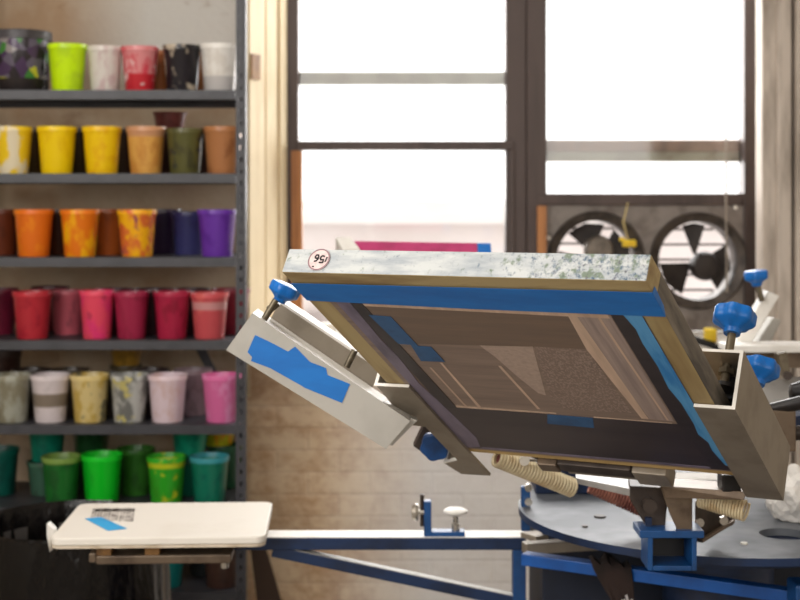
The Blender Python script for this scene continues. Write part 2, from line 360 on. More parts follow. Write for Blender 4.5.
for i, (cx, cz, r) in enumerate(holes):
    MB().lathe([(r*.98, 0), (r*1.14, -.004), (r*1.10, -.016), (r*.92, -.006), (r*.90, .10), (r*.99, .10), (r*.98, 0)], (cx, FYp-.012, cz), (0,1,0), 40, None, False).build('shroud', M['fan_ring'], fan, smooth=True)
    bl = MB()
    for deg, wd in (((20,36),(105,30),(185,18),(290,36)), ((92,17),(-14,40),(218,33)))[i]:
        a0 = math.radians(deg); aw = math.radians(wd)
        p = [Vector((cx+math.cos(a)*q, FYp+.04+dy, cz+math.sin(a)*q)) for a, q, dy in ((a0-.22, r*.15, 0), (a0-aw, r*.86, -.012), (a0, r*.88, 0), (a0+aw, r*.86, .014), (a0+.22, r*.15, .004))]
        bl.prism(p, (0, .003, 0))
    bl.build('blades', M['fan_dark'], fan)
    MB().lathe([(.001, 0), (r*.28, .003), (r*.34, .02), (r*.34, .06), (.001, .065)], (cx+(.012 if i == 0 else .03), FYp-.02, cz+(.035 if i == 0 else -.02)), (0,1,0), 24).build('motor', M['motor'] if i == 0 else M['fan_dark'], fan, smooth=True)
    mb = MB()
    for k in range(-2, 3):
        hh = k*r*.36; wd = math.sqrt(max(.0, (r*.88)**2-hh*hh)); mb.box(cx-wd, cx+wd, FYp+.085, FYp+.089, cz+hh-.004, cz+hh+.004)
    mb.build('louvre_bars', M['fan_ring'], fan)
for u, v in ((548.5, 238), (747, 238), (747, 286), (736, 207.5)):
    MB().lathe([(.001, 0), (.008, .001), (.007, .006), (.001, .007)], (X(u+.5), FYp-.012, Z(v)), (0,-1,0), 12).build('screw', M['edge_metal'], fan, smooth=True)
o = tag(MB().box(X(621), X(634), WW-.05, WW-.02, Z(246.5), Z(239.5)).box(X(618), X(623), WW-.045, WW-.022, Z(241), Z(237)).build('hanging_tag', M['yellow'], origin=(X(627), WW-.035, Z(246)), bevel=.003),
    'yellow plastic tag hanging before the left fan hole', 'tag')
MB().tube([(X(626), WW-.035, Z(239)), (X(622), WW-.03, Z(222)), (X(627), WW-.02, Z(203))], .003, 6).build('string', mat('beige_string', (206,186,130), None, .8), o)
o = tag(MB().tube([(X(724), WW-.03, Z(-60)), (X(724.5), WW-.03, Z(60)), (X(724), WW-.03, Z(200)), (X(725), WW-.03, Z(292))], .0035, 6).build('pull_cord', M['cord'], origin=(X(724), WW-.03, Z(292)), smooth=True),
    'thin grey cord hanging down before the right window', 'cord')
o = tag(MB().tube([P(664,349,4.62), P(672,338,4.62), P(690,339,4.6), P(708,344,4.6), P(722,349.5,4.6)], .014, 10).build('hose', M['black'], origin=P(690,349,4.6), smooth=True),
    'short black hose lying on the window sill', 'hose')
o = tag(MB().box(P(705,0,4.62).x, P(716,0,4.62).x, 4.6, 4.65, OB+.001, OB+.045).build('marker_block', M['yellow'], origin=(P(710,0,4.62).x, 4.625, OB), bevel=.006),
    'small yellow block on the window sill behind the blue knob', 'block')

# ------------------------------------------------------------------ shelving
SY = 4.2; SK = SY/F
shx0, shx1 = -1.40, P(246,0,SY).x
shelf = thing('shelving_unit', (-.93, 4.4, 0), 'charcoal slotted-steel shelving unit holding rows of ink pots', 'shelving')
VS = (90, 173.5, 257.5, 340.5, 425, 508, 592)
SZ = [EYE-(v-HV)*SK for v in VS]
for z in SZ:
    mb = MB(); rx = shx1*(SY+.40)/SY-.004; mb.prism([(shx0+.004,SY+.003,z),(shx1-.006,SY+.003,z),(rx-.003,SY+.40,z),(shx0+.004,SY+.40,z)], (0,0,-.004)); mb.box(shx0+.004, shx1-.031, SY-.001, SY+.004, z-.028, z).box(shx0+.004, rx-.004, SY+.397, SY+.40, z-.028, z-.004).box(shx0+.004, shx1-.034, SY+.004, SY+.016, z-.028, z-.025)
    mb.build('shelf_board', M['steel_dark'], shelf)
def post(x0, x1, y, inward):
    mb = MB(); w = x1-x0; hx0, hx1 = x0+w*.36, x0+w*.64; z = .1
    mb.box(x0, hx0, y, y+.003, 0, 2.5).box(hx1, x1, y, y+.003, 0, 2.5)
    zz = 0
    while zz < 2.5:
        mb.box(hx0, hx1, y, y+.003, zz, min(zz+.022, 2.5)); zz += .036
    sx = x1 if inward < 0 else x0
    mb.box(sx-.003 if inward < 0 else sx, sx if inward < 0 else sx+.003, y+.003, y+.03, 0, 2.5)
    return mb
post(P(236,0,SY).x, shx1, SY-.004, -1).build('post', M['steel_dark'], shelf)
post(shx0, shx0+.031, SY-.004, 1).build('post', M['steel_dark'], shelf)
rx = shx1*(SY+.40)/SY-.004
MB().box(rx-.028, rx, SY+.401, SY+.404, 0, 2.5).box(rx-.003, rx, SY+.375, SY+.401, 0, 2.5).build('post', M['steel_dark'], shelf)
MB().box(shx0, shx0+.031, SY+.401, SY+.404, 0, 2.5).box(shx0, shx0+.003, SY+.375, SY+.401, 0, 2.5).build('post', M['steel_dark'], shelf)
MB().bar(P(200,350,4.59)+Vector((-.05,.02,.1)), P(224,380,4.59)+Vector((.03,.02,-.12)), .004, .03, (0,0,1)).build('brace', M['steel_dark'], shelf)

# ------------------------------------------------------------------ ink pots
ROWNAME = ['top shelf', 'second shelf from the top', 'third shelf from the top', 'fourth shelf from the top', 'fifth shelf from the top', 'sixth shelf from the top', 'lowest shelf']
npot = 0
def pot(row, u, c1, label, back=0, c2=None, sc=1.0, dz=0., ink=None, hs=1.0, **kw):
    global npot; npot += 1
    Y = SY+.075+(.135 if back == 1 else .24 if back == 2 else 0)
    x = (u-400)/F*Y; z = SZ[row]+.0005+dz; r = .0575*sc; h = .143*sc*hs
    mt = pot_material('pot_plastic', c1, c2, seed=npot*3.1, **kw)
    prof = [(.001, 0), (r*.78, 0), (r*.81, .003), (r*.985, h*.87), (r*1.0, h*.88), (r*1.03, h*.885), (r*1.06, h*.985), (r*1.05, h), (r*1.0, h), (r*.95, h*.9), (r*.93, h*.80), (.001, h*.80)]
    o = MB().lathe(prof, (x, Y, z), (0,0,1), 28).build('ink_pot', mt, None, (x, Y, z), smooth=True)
    tag(o, label, 'ink pot', 'ink pots on the '+ROWNAME[row])
    im = mat('ink', ink or c1, None, .3, scale=30)
    MB().lathe([(.001, h*.801), (r*.925, h*.801), (r*.93, h*.83), (r*.5, h*.835), (.001, h*.84)], (x, Y, z), (0,0,1), 20).build('ink', im, o, smooth=True)
    return o
# top shelf
jy = SY+.12; jx = (21-400)/F*jy; jz = SZ[0]+.0005
m, nt, b = base_mat('smeared_clear_bucket', .25)
cr = nt.nodes.new('ShaderNodeTexVoronoi'); cr.inputs['Scale'].default_value = 34; nt.links.new(coords(nt, 4.2), cr.inputs['Vector'])
sx_ = nt.nodes.new('ShaderNodeSeparateColor'); nt.links.new(cr.outputs['Color'], sx_.inputs[0])
rp = nt.nodes.new('ShaderNodeValToRGB'); rp.color_ramp.interpolation = 'CONSTANT'
for i, (p_, c_) in enumerate(((0,(44,38,44)),(.25,(92,84,100)),(.45,(60,120,50)),(.55,(140,132,132)),(.66,(70,50,80)),(.8,(185,182,50)),(.9,(40,34,38)))):
    e_ = rp.color_ramp.elements[i] if i < 2 else rp.color_ramp.elements.new(p_)
    e_.position = p_; e_.color = lin(c_)
nt.links.new(sx_.outputs[0], rp.inputs[0])
tc = nt.nodes.new('ShaderNodeTexCoord'); sp = nt.nodes.new('ShaderNodeSeparateXYZ'); nt.links.new(tc.outputs['Object'], sp.inputs[0])
c_ = mixc(nt, ramp(nt, sp.outputs['Z'], .038, .042, True), rp.outputs[0], (42,36,36))
nt.links.new(c_, b.inputs['Base Color'])
o = MB().lathe([(.001,0),(.082,0),(.085,.004),(.089,.165),(.001,.165)], (jx,jy,jz), (0,0,1), 36).build('ink_bucket', m, None, (jx,jy,jz), smooth=True)
tag(o, 'large ink-smeared clear bucket with dark rim at left of top shelf', 'bucket')
MB().lathe([(.089,.160),(.094,.161),(.095,.185),(.091,.188),(.001,.186),(.001,.165),(.089,.165)], (jx,jy,jz), (0,0,1), 36).build('lid', mat('bucket_lid', (74,70,74), (40,36,38), .4, scale=18), o, smooth=True)
pot(0, 67.5, (206,246,8), 'neon yellow-green ink pot beside the large bucket', c2=(190,228,30))
pot(0, 105, (222,214,206), 'plain whitish ink pot between neon pot and red-bottomed pot', c2=(206,182,180), sc=.9, hs=1.06)
pot(0, 140, (222,140,142), 'pink-smeared pot filled with red at the bottom', c2=(212,70,84), level=((-.01,.052,(196,40,52)),), thr=(.42,.56), c3=(232,196,194), ink=(230,190,186), sc=.95)
pot(0, 182, (34,30,36), 'black ink pot with pale smears on the top shelf', c2=(26,24,28), c3=(190,176,156), sc=.98, c3s=.55)
pot(0, 219.5, (240,236,230), 'white ink pot with grey lower part at right of top shelf', c2=(226,220,212), level=((-.01,.045,(196,192,190)),), ink=(120,100,90))
pot(0, 160, (176,110,66), 'brown pot at the back between red-bottomed and black pots', 1, sc=.95)
pot(0, 201, (180,116,66), 'brown pot at the back between black and white pots', 1, sc=.95)
# second
pot(1, 13, (246,206,30), 'yellow ink pot with white smear left of two plain yellow pots', c2=(236,222,190), thr=(.50,.56), scale=16)
pot(1, 57, (250,212,10), 'plain yellow ink pot, left of the two plain yellow ones', c2=(240,196,6))
pot(1, 102, (250,206,14), 'plain yellow ink pot beside the tan orange pot', c2=(240,184,10))
pot(1, 146, (206,142,66), 'tan orange ink pot between yellow and olive pots', c2=(226,170,86), level=((.112,.15,(206,150,110)),), thr=(.42,.6))
pot(1, 185, (92,90,48), 'olive green ink pot with dark blot on second shelf', c2=(70,68,40), c3=(48,50,52), sc=.96)
pot(1, 223, (176,118,74), 'copper brown ink pot at right end of second shelf', c2=(150,94,56))
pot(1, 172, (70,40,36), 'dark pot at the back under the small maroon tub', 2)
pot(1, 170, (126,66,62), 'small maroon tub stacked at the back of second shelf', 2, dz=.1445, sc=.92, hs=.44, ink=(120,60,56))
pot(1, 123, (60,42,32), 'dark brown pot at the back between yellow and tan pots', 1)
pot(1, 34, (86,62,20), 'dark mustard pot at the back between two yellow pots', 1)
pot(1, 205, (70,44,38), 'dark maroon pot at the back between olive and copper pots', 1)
pot(1, 79, (70,52,24), 'dark ochre pot added at the back to darken the gap between the two plain yellow pots', 1)  # added back pot, dark so the gap reads as shade
# third
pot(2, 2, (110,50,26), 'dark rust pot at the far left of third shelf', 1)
pot(2, 34, (236,116,26), 'orange ink pot left of the orange pot with yellow patches', c2=(250,150,30), thr=(.5,.7))
pot(2, 80, (238,122,20), 'orange ink pot with yellow patches near a rust pot', c2=(255,186,20), thr=(.45,.62))
pot(2, 108, (176,88,34), 'rust orange pot at the back beside the purple-streaked pot', 1)
pot(2, 137, (226,110,52), 'orange and yellow ink pot with purple streaks', c2=(252,184,22), c3=(156,70,90), thr=(.44,.54))
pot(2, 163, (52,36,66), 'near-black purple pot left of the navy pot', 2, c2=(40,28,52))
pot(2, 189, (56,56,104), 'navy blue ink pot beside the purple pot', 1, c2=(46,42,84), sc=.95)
pot(2, 217, (108,56,168), 'bright purple ink pot at right end of third shelf', c2=(92,40,150))
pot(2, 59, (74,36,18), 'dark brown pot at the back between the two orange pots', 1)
# fourth
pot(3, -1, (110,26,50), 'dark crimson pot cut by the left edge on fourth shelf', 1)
pot(3, 32.5, (190,48,60), 'red ink pot left of the narrow dusty pink pot', c2=(168,34,50))
pot(3, 68, (196,94,108), 'dusty pink pot behind the gap between red and coral pots', 1, sc=.96)
pot(3, 97, (240,78,104), 'hot pink coral ink pot on the fourth shelf', c2=(236,60,120), c3=(206,60,90), sc=.9, hs=1.13)
pot(3, 131.5, (166,42,76), 'wine crimson ink pot right of the coral pot', c2=(146,32,62), sc=.9, hs=1.1)
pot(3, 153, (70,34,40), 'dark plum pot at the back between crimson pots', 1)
pot(3, 172, (176,36,70), 'crimson ink pot left of the white-patched red pot', c2=(150,28,56), sc=.95, hs=1.05)
pot(3, 209.5, (206,84,90), 'light red ink pot with pale patch under its rim', c2=(216,98,96), level=((.088,.112,(214,150,150)),), sc=.97)
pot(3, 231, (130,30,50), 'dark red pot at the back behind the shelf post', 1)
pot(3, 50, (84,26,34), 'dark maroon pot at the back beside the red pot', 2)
pot(3, 191, (62,24,34), 'dark plum pot added at the back to darken the gap between crimson and white-patched pots', 1)  # this pot and the next are added to blacken gaps
pot(3, 114, (84,24,40), 'dark wine pot added at the back to darken the gap between coral and wine crimson pots', 1)
# fifth
pot(4, 12, (172,172,158), 'grey ink pot at the left edge of fifth shelf', c2=(140,134,112), thr=(.44,.6))
pot(4, 50.5, (226,214,216), 'white ink pot with a grey-brown middle band', c2=(206,196,196), level=((.048,.088,(140,126,112)),))
pot(4, 90, (224,202,140), 'tan yellow ink pot with grey smudges', c2=(206,174,86), c3=(136,128,98))
pot(4, 129.5, (198,198,194), 'grey-white ink pot with dark smears and yellow streak', c2=(122,122,118), c3=(204,192,120), thr=(.46,.58))
pot(4, 167.5, (236,214,222), 'pinkish white ink pot left of the mauve pot', c2=(226,196,196))
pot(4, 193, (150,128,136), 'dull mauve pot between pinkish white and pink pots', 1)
pot(4, 221.5, (226,112,168), 'pink ink pot at right end of fifth shelf', c2=(236,150,196), ink=(240,190,215))
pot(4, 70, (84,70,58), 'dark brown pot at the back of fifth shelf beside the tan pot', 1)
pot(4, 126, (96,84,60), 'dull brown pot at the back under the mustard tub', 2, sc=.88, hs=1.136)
pot(4, 126, (184,140,54), 'small mustard tub stacked at the back of fifth shelf', 2, dz=.1445, sc=.92, hs=.46)
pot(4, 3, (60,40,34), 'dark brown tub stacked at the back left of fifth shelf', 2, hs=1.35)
pot(4, 31, (58,46,40), 'dark brown pot added at the back to darken the gap between grey and banded pots', 1)  # three dark pots from here are added to deepen the gaps
pot(4, 110, (64,54,42), 'dark khaki pot added at the back to darken the gap between tan and grey-white pots', 1, sc=.9)
pot(4, 150, (60,44,46), 'dark mauve pot added at the back to darken the gap between grey-white and pinkish pots', 1)
# sixth
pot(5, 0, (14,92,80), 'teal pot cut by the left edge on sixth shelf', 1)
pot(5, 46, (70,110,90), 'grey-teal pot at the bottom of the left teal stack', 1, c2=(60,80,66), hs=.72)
pot(5, 47, (20,128,104), 'teal pot on top of the left stack on sixth shelf', 1, dz=.104, c2=(12,100,86), hs=.86)
pot(5, 61.5, (34,112,44), 'dark green ink pot with olive rim beside the bright green pot', c2=(28,92,38), level=((.125,.15,(120,150,70)),), ink=(110,140,60))
pot(5, 102, (14,208,40), 'bright green ink pot with grey smudge', c2=(10,190,36), ink=(110,150,120), sc=1.04)
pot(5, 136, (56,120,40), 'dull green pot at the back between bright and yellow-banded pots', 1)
pot(5, 166.5, (52,176,40), 'green ink pot with yellow band under its rim', c2=(60,160,36), c3=(196,206,40), level=((.112,.128,(200,214,40)),), ink=(140,190,120))
pot(5, 209.5, (20,122,96), 'teal green ink pot filled with blue at right end of sixth shelf', c2=(14,100,84), ink=(60,160,180), level=((.128,.15,(60,150,160)),))
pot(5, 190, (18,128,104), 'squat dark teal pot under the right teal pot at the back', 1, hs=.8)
pot(5, 190, (24,150,118), 'teal pot stacked at the back right of sixth shelf', 1, dz=.1155, c2=(16,120,96), hs=.74)
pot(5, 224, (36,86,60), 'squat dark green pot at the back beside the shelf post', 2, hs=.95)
pot(5, 218, (196,196,40), 'yellow and orange pot stacked at the back right of sixth shelf', 2, dz=.1365, c2=(226,150,30), hs=.6)
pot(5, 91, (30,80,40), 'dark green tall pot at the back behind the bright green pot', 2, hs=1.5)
# lowest
pot(6, 166, (18,124,124), 'teal pot on the lowest shelf under the white pallet', c2=(14,104,108))
pot(6, 128, (24,84,60), 'dark green pot on the lowest shelf behind the bin bag', 0)
pot(6, 205, (54,58,60), 'dark grey pot on the lowest shelf under the white pallet', 1)
pot(6, 222, (80,56,48), 'brown pot at right end of the lowest shelf')

# dark slanted strip beside the shelf
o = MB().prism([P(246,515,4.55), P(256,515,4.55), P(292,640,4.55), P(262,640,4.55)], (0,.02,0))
tag(o.build('dark_slanted_strip', M['strip_dark'], origin=(P(277,640,4.55).x, 4.56, P(277,640,4.55).z)), 'dark brown slanted strip by the shelf post behind the blue arm', 'board')

# ------------------------------------------------------------------ bin with bag
bx, by, br = -.83, 3.53, .225
bn = thing('waste_bin', (bx, by, 0), 'bin lined with a glossy black plastic bag at lower left', 'bin')
MB().lathe([(.001,0),(br*.8,0),(br*.82,.01),(br*.97,.74),(br*.95,.74),(br*.79,.02),(.001,.02)], (bx,by,0), (0,0,1), 40).build('bin_body', M['bin'], bn, smooth=True)
rnd = [random.random()*6 for _ in range(8)]
fold = lambda t, j: 1+(.012*math.sin(9*t+rnd[0]+j)+.010*math.sin(23*t+rnd[1]-j*.6)+.006*math.sin(41*t+rnd[2]+j*.3))*(1 if j not in (6,7,8) else .35)
prof = [(br*1.00,.10),(br*1.03,.2),(br*1.08,.32),(br*1.09,.42),(br*1.10,.52),(br*1.08,.64),(br*1.06,.74),(br*1.035,.79),(br*1.0,.796),(br*.95,.75),(br*.9,.6),(br*.84,.4),(br*.75,.2)]
bag = MB().lathe(prof, (bx,by,0), (0,0,1), 120, fold).build('bin_bag', M['bag'], bn, smooth=True)

# ------------------------------------------------------------------ pallet, its arm
PY, PZ = 2.92, .901
ca = math.radians(2.5)
PM = Matrix.Translation((P(160.5,0,2.9).x-.013, 3.068, 0)) @ Matrix.Rotation(ca, 4, 'Z')
pl = thing('pallet', (0,0,0), 'white printing pallet with a blue tape strip on a blue arm', 'pallet', matrix=Matrix.Translation((PM.translation.x, PM.translation.y, PZ-.02)))
hw, hd, cr_ = .222, .168, .022
def rrect(hw, hd, r, z, n=6):
    out = []
    for cx, cy, a0 in ((hw-r, hd-r, 0), (-hw+r, hd-r, 90), (-hw+r, -hd+r, 180), (hw-r, -hd+r, 270)):
        for k in range(n+1):
            a = math.radians(a0+90*k/n); out.append((cx+r*math.cos(a), cy+r*math.sin(a), z))
    return out
mb = MB(PM); mb.prism(rrect(hw, hd, cr_, PZ-.016), (0,0,.016)); mb.build('board', M['pallet'], pl, bevel=.003)
mb = MB(PM); mb.prism(rrect(hw-.001, hd-.001, cr_, PZ-.022), (0,0,.0058)); mb.build('board_underlay', M['pallet_edge'], pl)
mb = MB(PM); mb.prism([(-.173,.04,PZ+.0006), (-.133,.047,PZ+.0006), (-.088,-.065,PZ+.0006), (-.128,-.066,PZ+.0006)], (0,0,.0006)); 
def on_pallet(u, v): 
    Y = (EYE-PZ)*F/(v-HV); return Vector(((u-400)/F*Y, Y, PZ+.0006))
mb = MB(); mb.prism([on_pallet(*q) for q in ((85,519),(101,517.5),(127,529),(108,531))], (0,0,.0006)); mb.build('tape_strip', M['tape_cyan'], pl)
mb = MB(); 
random.seed(3)
for k in range(15):
    u0 = 92+k*2.85; 
    mb.prism([on_pallet(u0-2, 519+random.random()*3), on_pallet(u0+random.random()*1.2, 519+random.random()*3), on_pallet(u0+2.4+random.random()*1.2, 508.5), on_pallet(u0+1.2, 508.5)], (0,0,.0003))
mb.prism([on_pallet(*q) for q in ((94,512),(134,512),(134.5,509),(96,509))], (0,0,.0003))
mb.build('ink_smudge', mat('grey_ink_smudge', (120,112,106), (200,192,184), .6, scale=60, lo=.4, hi=.6), pl)
mb = MB(PM); mb.prism([(-hw-.002,-hd+.01,PZ-.03), (-hw-.012,-hd+.03,PZ+.0), (-hw-.016,-hd+.05,PZ+.02), (-hw-.003,-hd+.055,PZ+.005), (-hw-.001,-hd+.04,PZ-.02)], (.003,.02,0)); mb.build('tape_flap', M['white_metal'], pl)
mb = MB(PM); mb.box(-.13, .15, -.15, -.03, PZ-.060, PZ-.042).box(-.145,-.13,-.15,-.03,PZ-.056,PZ-.036); mb.build('bracket', M['brown_metal'], pl, bevel=.003)
for q in (-.13, -.03): MB(PM).box(q, q+.03, -.145, -.05, PZ-.042, PZ-.022).build('spacer', M['brown'], pl)
MB(PM).lathe([(.001,-.0),(.009,0),(.009,.014),(.001,.014)], (.135,-.13,PZ-.074), (0,0,1), 10).build('bolt', M['silver'], pl)
AY0, AY1, AZ = 3.02, 3.085, .8725

press = thing('printing_press', (.64, 2.82, 0), 'blue manual screen printing press base with round turntable', 'printing press')
arm_r = P(526,0,AY0).x
mb = MB(); mb.box(-.56, arm_r, AY0, AY1, AZ-.028, AZ-.0015); mb.build('pallet_arm', M['press_navy'], press, bevel=.002)
MB().box(P(262,0,3.05).x, arm_r-.002, AY0+.001, AY1-.001, AZ-.0015, AZ).build('arm_lit_top', M['white_metal'], press)  # lit top of the arm, painted on as a white strip
MB().box(arm_r-.028, arm_r, AY0-.002, AY0+.04, .05, AZ-.028).build('post', M['press_blue'], press, bevel=.002)
MB().bar((P(272,0,AY0).x, AY0+.02, AZ-.032), (arm_r-.014, AY0+.02, EYE-(604-HV)/F*AY0), .03, .024).build('brace', M['press_navy'], press, bevel=.002)
d = Vector((P(272,0,AY0).x, AY0+.02, AZ-.032)); e = Vector((arm_r-.014, AY0+.02, EYE-(604-HV)/F*AY0)); up = Vector((0,0,.0125))
MB().bar(d+up, e+up, .026, .002).build('brace_lit_edge', M['plate'], press)  # pale strip puts the lit upper edge into the brace's colour
# stop on the arm
st = MB(); x0 = P(424,0,AY0).x
st.box(x0, x0+.016, AY0+.004, AY0+.03, AZ, P(0,502,AY0).z).box(x0+.016, P(465,0,AY0).x, AY0+.004, AY0+.04, AZ, AZ+.010)
sb_ = st.build('pallet_stop', M['press_blue'], press, bevel=.0015)
MB().tube([(x0-.004, AY0+.017, AZ+.02), (x0-.004, AY0+.017, P(0,496,AY0).z)], .0045, 8).build('pin', M['dark_metal'], sb_)
MB().lathe([(.001,0),(.006,0),(.006,.012),(.018,.012),(.020,.018),(.016,.026),(.001,.027)], (x0, AY0+.017, P(0,514,AY0).z), (-1,0,0), 16).build('knob', M['silver'], sb_, smooth=True)
kx = P(456,0,AY0).x
MB().lathe([(.001,0),(.009,0),(.009,.014),(.006,.016),(.005,.036),(.001,.036)], (kx, AY0+.022, AZ+.010), (0,0,1), 12).build('bolt', M['silver'], sb_, smooth=True)
MB().lathe([(.001,0),(.012,0),(.026,.007),(.0265,.011),(.02,.015),(.001,.016)], (kx, AY0+.022, AZ+.042), (0,0,1), 20).build('white_cap', M['white_metal'], sb_, smooth=True)
# turntable disc
DX, DY, DZ, DR = .64, 2.82, .98, .40
mb = MB(); n = 96; hx, hy, hr = .71, 2.60, .045
ths = [2*math.pi*k/n for k in range(n)]
def disc_ring(z):
    return [(DX+math.cos(t)*DR, DY+math.sin(t)*DR, z) for t in ths], [(hx+math.cos(t)*hr, hy+math.sin(t)*hr, z) for t in ths]
hx = P(784,0,2.6).x
ot, it = disc_ring(DZ); ob, ib = disc_ring(DZ-.014)
vs = ot+it+ob+ib; fs = []
for k in range(n):
    j = (k+1)%n
    fs += [(k,j,n+j,n+k), (2*n+k,3*n+k,3*n+j,2*n+j), (n+k,n+j,3*n+j,3*n+k)]
mb.add(vs, fs); mb.cur = 1
mb.add(ot+ob, [(k, n+k, n+(k+1)%n, (k+1)%n) for k in range(n)])
tt = mb.build('turntable', [M['disc'], M['press_navy']], press, smooth=True)
for u, v, r in ((600,517,.012),(585,527,.006),(744,544,.007)):
    Y = (EYE-DZ)*F/(v-HV); MB().lathe([(.001,0),(r,0),(r*.9,.003),(.001,.003)], ((u-400)/F*Y, Y, DZ), (0,0,1), 14).build('bolt', M['dark_metal'] if u < 700 else M['edge_metal'], tt)
MB().lathe([(.001,DZ-.015),(DR*.7,DZ-.015),(DR*.7,DZ-.05),(DR*.6,DZ-.06),(.001,DZ-.06)], (DX,DY,0), (0,0,1), 64).build('under_ring', M['press_navy'], press, smooth=True)
MB().lathe([(.16,0),(.16,.03),(.11,.05),(.11,DZ-.06)], (DX,DY,0), (0,0,1), 32).build('column', M['press_navy'], press, smooth=True)
MB().box(P(527,0,3.02).x+.03, 1.15, 2.98, 3.3, .0, .90).build('dark_base_box', M['dark_box'], press, bevel=.004)  # dark box added where only darkness shows under the disc
MB().box(P(535,0,2.96).x, P(640,0,2.96).x, 2.95, 3.06, DZ, P(0,470,2.95).z).build('index_box', M['press_navy'], press, bevel=.003)
MB().box(P(521,0,2.84).x, P(530,0,2.84).x, 2.83, 2.85, DZ-.05, P(0,486,2.84).z).build('side_plate', M['press_blue'], press, bevel=.002)
for v in (487, 501): MB().lathe([(.001,0),(.008,0),(.008,.012),(.001,.012)], (P(528,0,2.83).x, 2.83, P(0,v,2.83).z), (0,-1,0), 10).build('bolt', M['silver'], press)
# bright blue beam nearer the camera, with its grey top
def bar2(a, b, w, h): return MB().bar(a, b, w, h)
ba, bb = P(524,558,2.83), P(818,599,2.53)
MB().bar(ba, bb, .03, .0235).build('base_beam', M['bright_blue'], press, bevel=.002)
MB().bar(P(524,548,2.88), P(640,541,2.95), .03, .022).build('cross_arm', M['grey_metal'], press, bevel=.002)
MB().bar(P(528,537,2.98), P(600,530,3.1), .05, .012).build('cross_arm', M['grey_metal'], press, bevel=.002)
MB().box(P(791,0,2.5).x, P(812,0,2.5).x, 2.47, 2.53, .3, P(0,581,2.5).z).build('corner_post', M['press_blue'], press, bevel=.004)
# square tube end under the print head
tf = 2.36; a_, b_ = P(648,571,tf), P(697,533,tf)
mb = MB(); w_ = .0085
mb.box(a_.x, a_.x+w_, tf, tf+.07, a_.z, b_.z).box(b_.x-w_, b_.x, tf, tf+.07, a_.z, b_.z).box(a_.x+w_, b_.x-w_, tf, tf+.07, a_.z, a_.z+w_).box(a_.x-.014, b_.x+.012, tf-.002, tf+.07, b_.z-w_, b_.z+.004)
mb.build('square_tube', M['press_blue'], press, bevel=.0015)
MB().box(a_.x+.002, b_.x-.002, tf+.066, tf+.07, a_.z+.001, b_.z-.001).build('tube_dark_back', M['black'], press)  # black plate added so the tube's hollow looks dark
for u, v in ((652, 522), (693, 496)): MB().box(P(u-3,0,tf).x, P(u+3,0,tf).x, tf+.03, tf+.06, b_.z+.004, P(0,v,tf).z).build('hinge_upright', M['press_navy'], press)

# ------------------------------------------------------------------ the raised screen
Rm = Matrix(((.88195,.40147,.24694,0),(-.47133,.74740,.46824,0),(.00342,-.52936,.84839,0),(0,0,0,1)))
FM = Matrix.Translation((.06774, 1.83878, EYE-.10003)) @ Rm          # frame: x across, y along the slope, z through its thickness
FW, FL, FT, RW = .53, .6305, .0377, .047
sc = thing('screen_frame', (0,0,0), 'large wooden printing screen with blue taped underside raised in the foreground', 'printing screen', matrix=FM)
h = FW/2
mb = MB(FM); mb.box(-h, h, 0, RW, 0, FT)
o = mb.build('rail', [M['wood'], M['splash']], sc, bevel=.0015)
mats = o.data
for p in mats.polygons:
    if p.normal.y < -.9: p.material_index = 1
    if p.normal.z > .9: p.material_index = 1
for s_ in (-1, 1):
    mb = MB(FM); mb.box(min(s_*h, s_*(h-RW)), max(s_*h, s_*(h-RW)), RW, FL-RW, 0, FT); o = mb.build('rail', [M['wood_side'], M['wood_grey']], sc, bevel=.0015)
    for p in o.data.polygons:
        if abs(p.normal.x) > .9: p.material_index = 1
o.name = 'rail'
MB(FM).box(-h, h, FL-RW, FL, 0, FT).build('rail', M['wood_far'], sc, bevel=.0015)
def strip(name, poly, m, lvl, thick=.0004, parent=None):
    z = -.0004*lvl; return MB(FM).prism([(x, y, z) for x, y in poly], (0,0,-thick)).build(name, m, parent or sc)
me_ = strip('screen_mesh', [(-.23,.04),(.235,.04),(.235,.615),(-.23,.615)], M['mesh'], 0)
me_['label'] = 'brown ink-stained screen mesh'
IS = lambda poly, m, l=1.2: strip('ink_stain', poly, m, l, .0002, me_)
IS([(-.19,.086),(.132,.09),(.13,.199),(-.04,.204),(-.19,.212)], M['mesh_band'])
IS([(-.19,.086),(.187,.092),(.187,.103),(-.19,.093)], M['mesh_line'], 2)
IS([(-.04,.204),(.044,.199),(.006,.366),(-.004,.36),(-.018,.303),(-.029,.241)], M['mesh_light'])
IS([(.046,.199),(.125,.199),(.128,.41),(.02,.415),(.012,.37)], M['mesh_dots'])
IS([(.138,.095),(.190,.095),(.187,.43),(.15,.428)], M['mesh_streak'])
IS([(.130,.097),(.142,.097),(.149,.428),(.138,.428),(.124,.2)], M['mesh_line'], 1.6)
IS([(.170,.097),(.174,.097),(.180,.428),(.177,.428)], M['mesh_line'], 1.6)
IS([(-.132,.27),(-.128,.27),(-.126,.436),(-.132,.436)], M['mesh_line'], 1.6)
IS([(-.158,.29),(-.1545,.29),(-.151,.436),(-.155,.436)], M['mesh_line'], 1.6)
IS([(-.178,.43),(.0,.430),(.0,.4345),(-.178,.438)], M['mesh_line'], 1.6)
IS([(.06,.434),(.182,.437),(.182,.440),(.06,.439)], M['mesh_line'], 1.6)
IS([(-.036,.27),(-.031,.27),(-.022,.42),(-.027,.42)], M['mesh_line'], 1.6)
strip('edge_tape', [(-.205,.437),(.245,.439),(.245,.608),(-.215,.608)], M['far_tape'], 2.2, parent=sc)
strip('edge_tape', [(-.197,.085),(-.176,.085),(-.174,.3),(-.172,.44),(-.197,.44)], M['dark_tape'], 2.6)
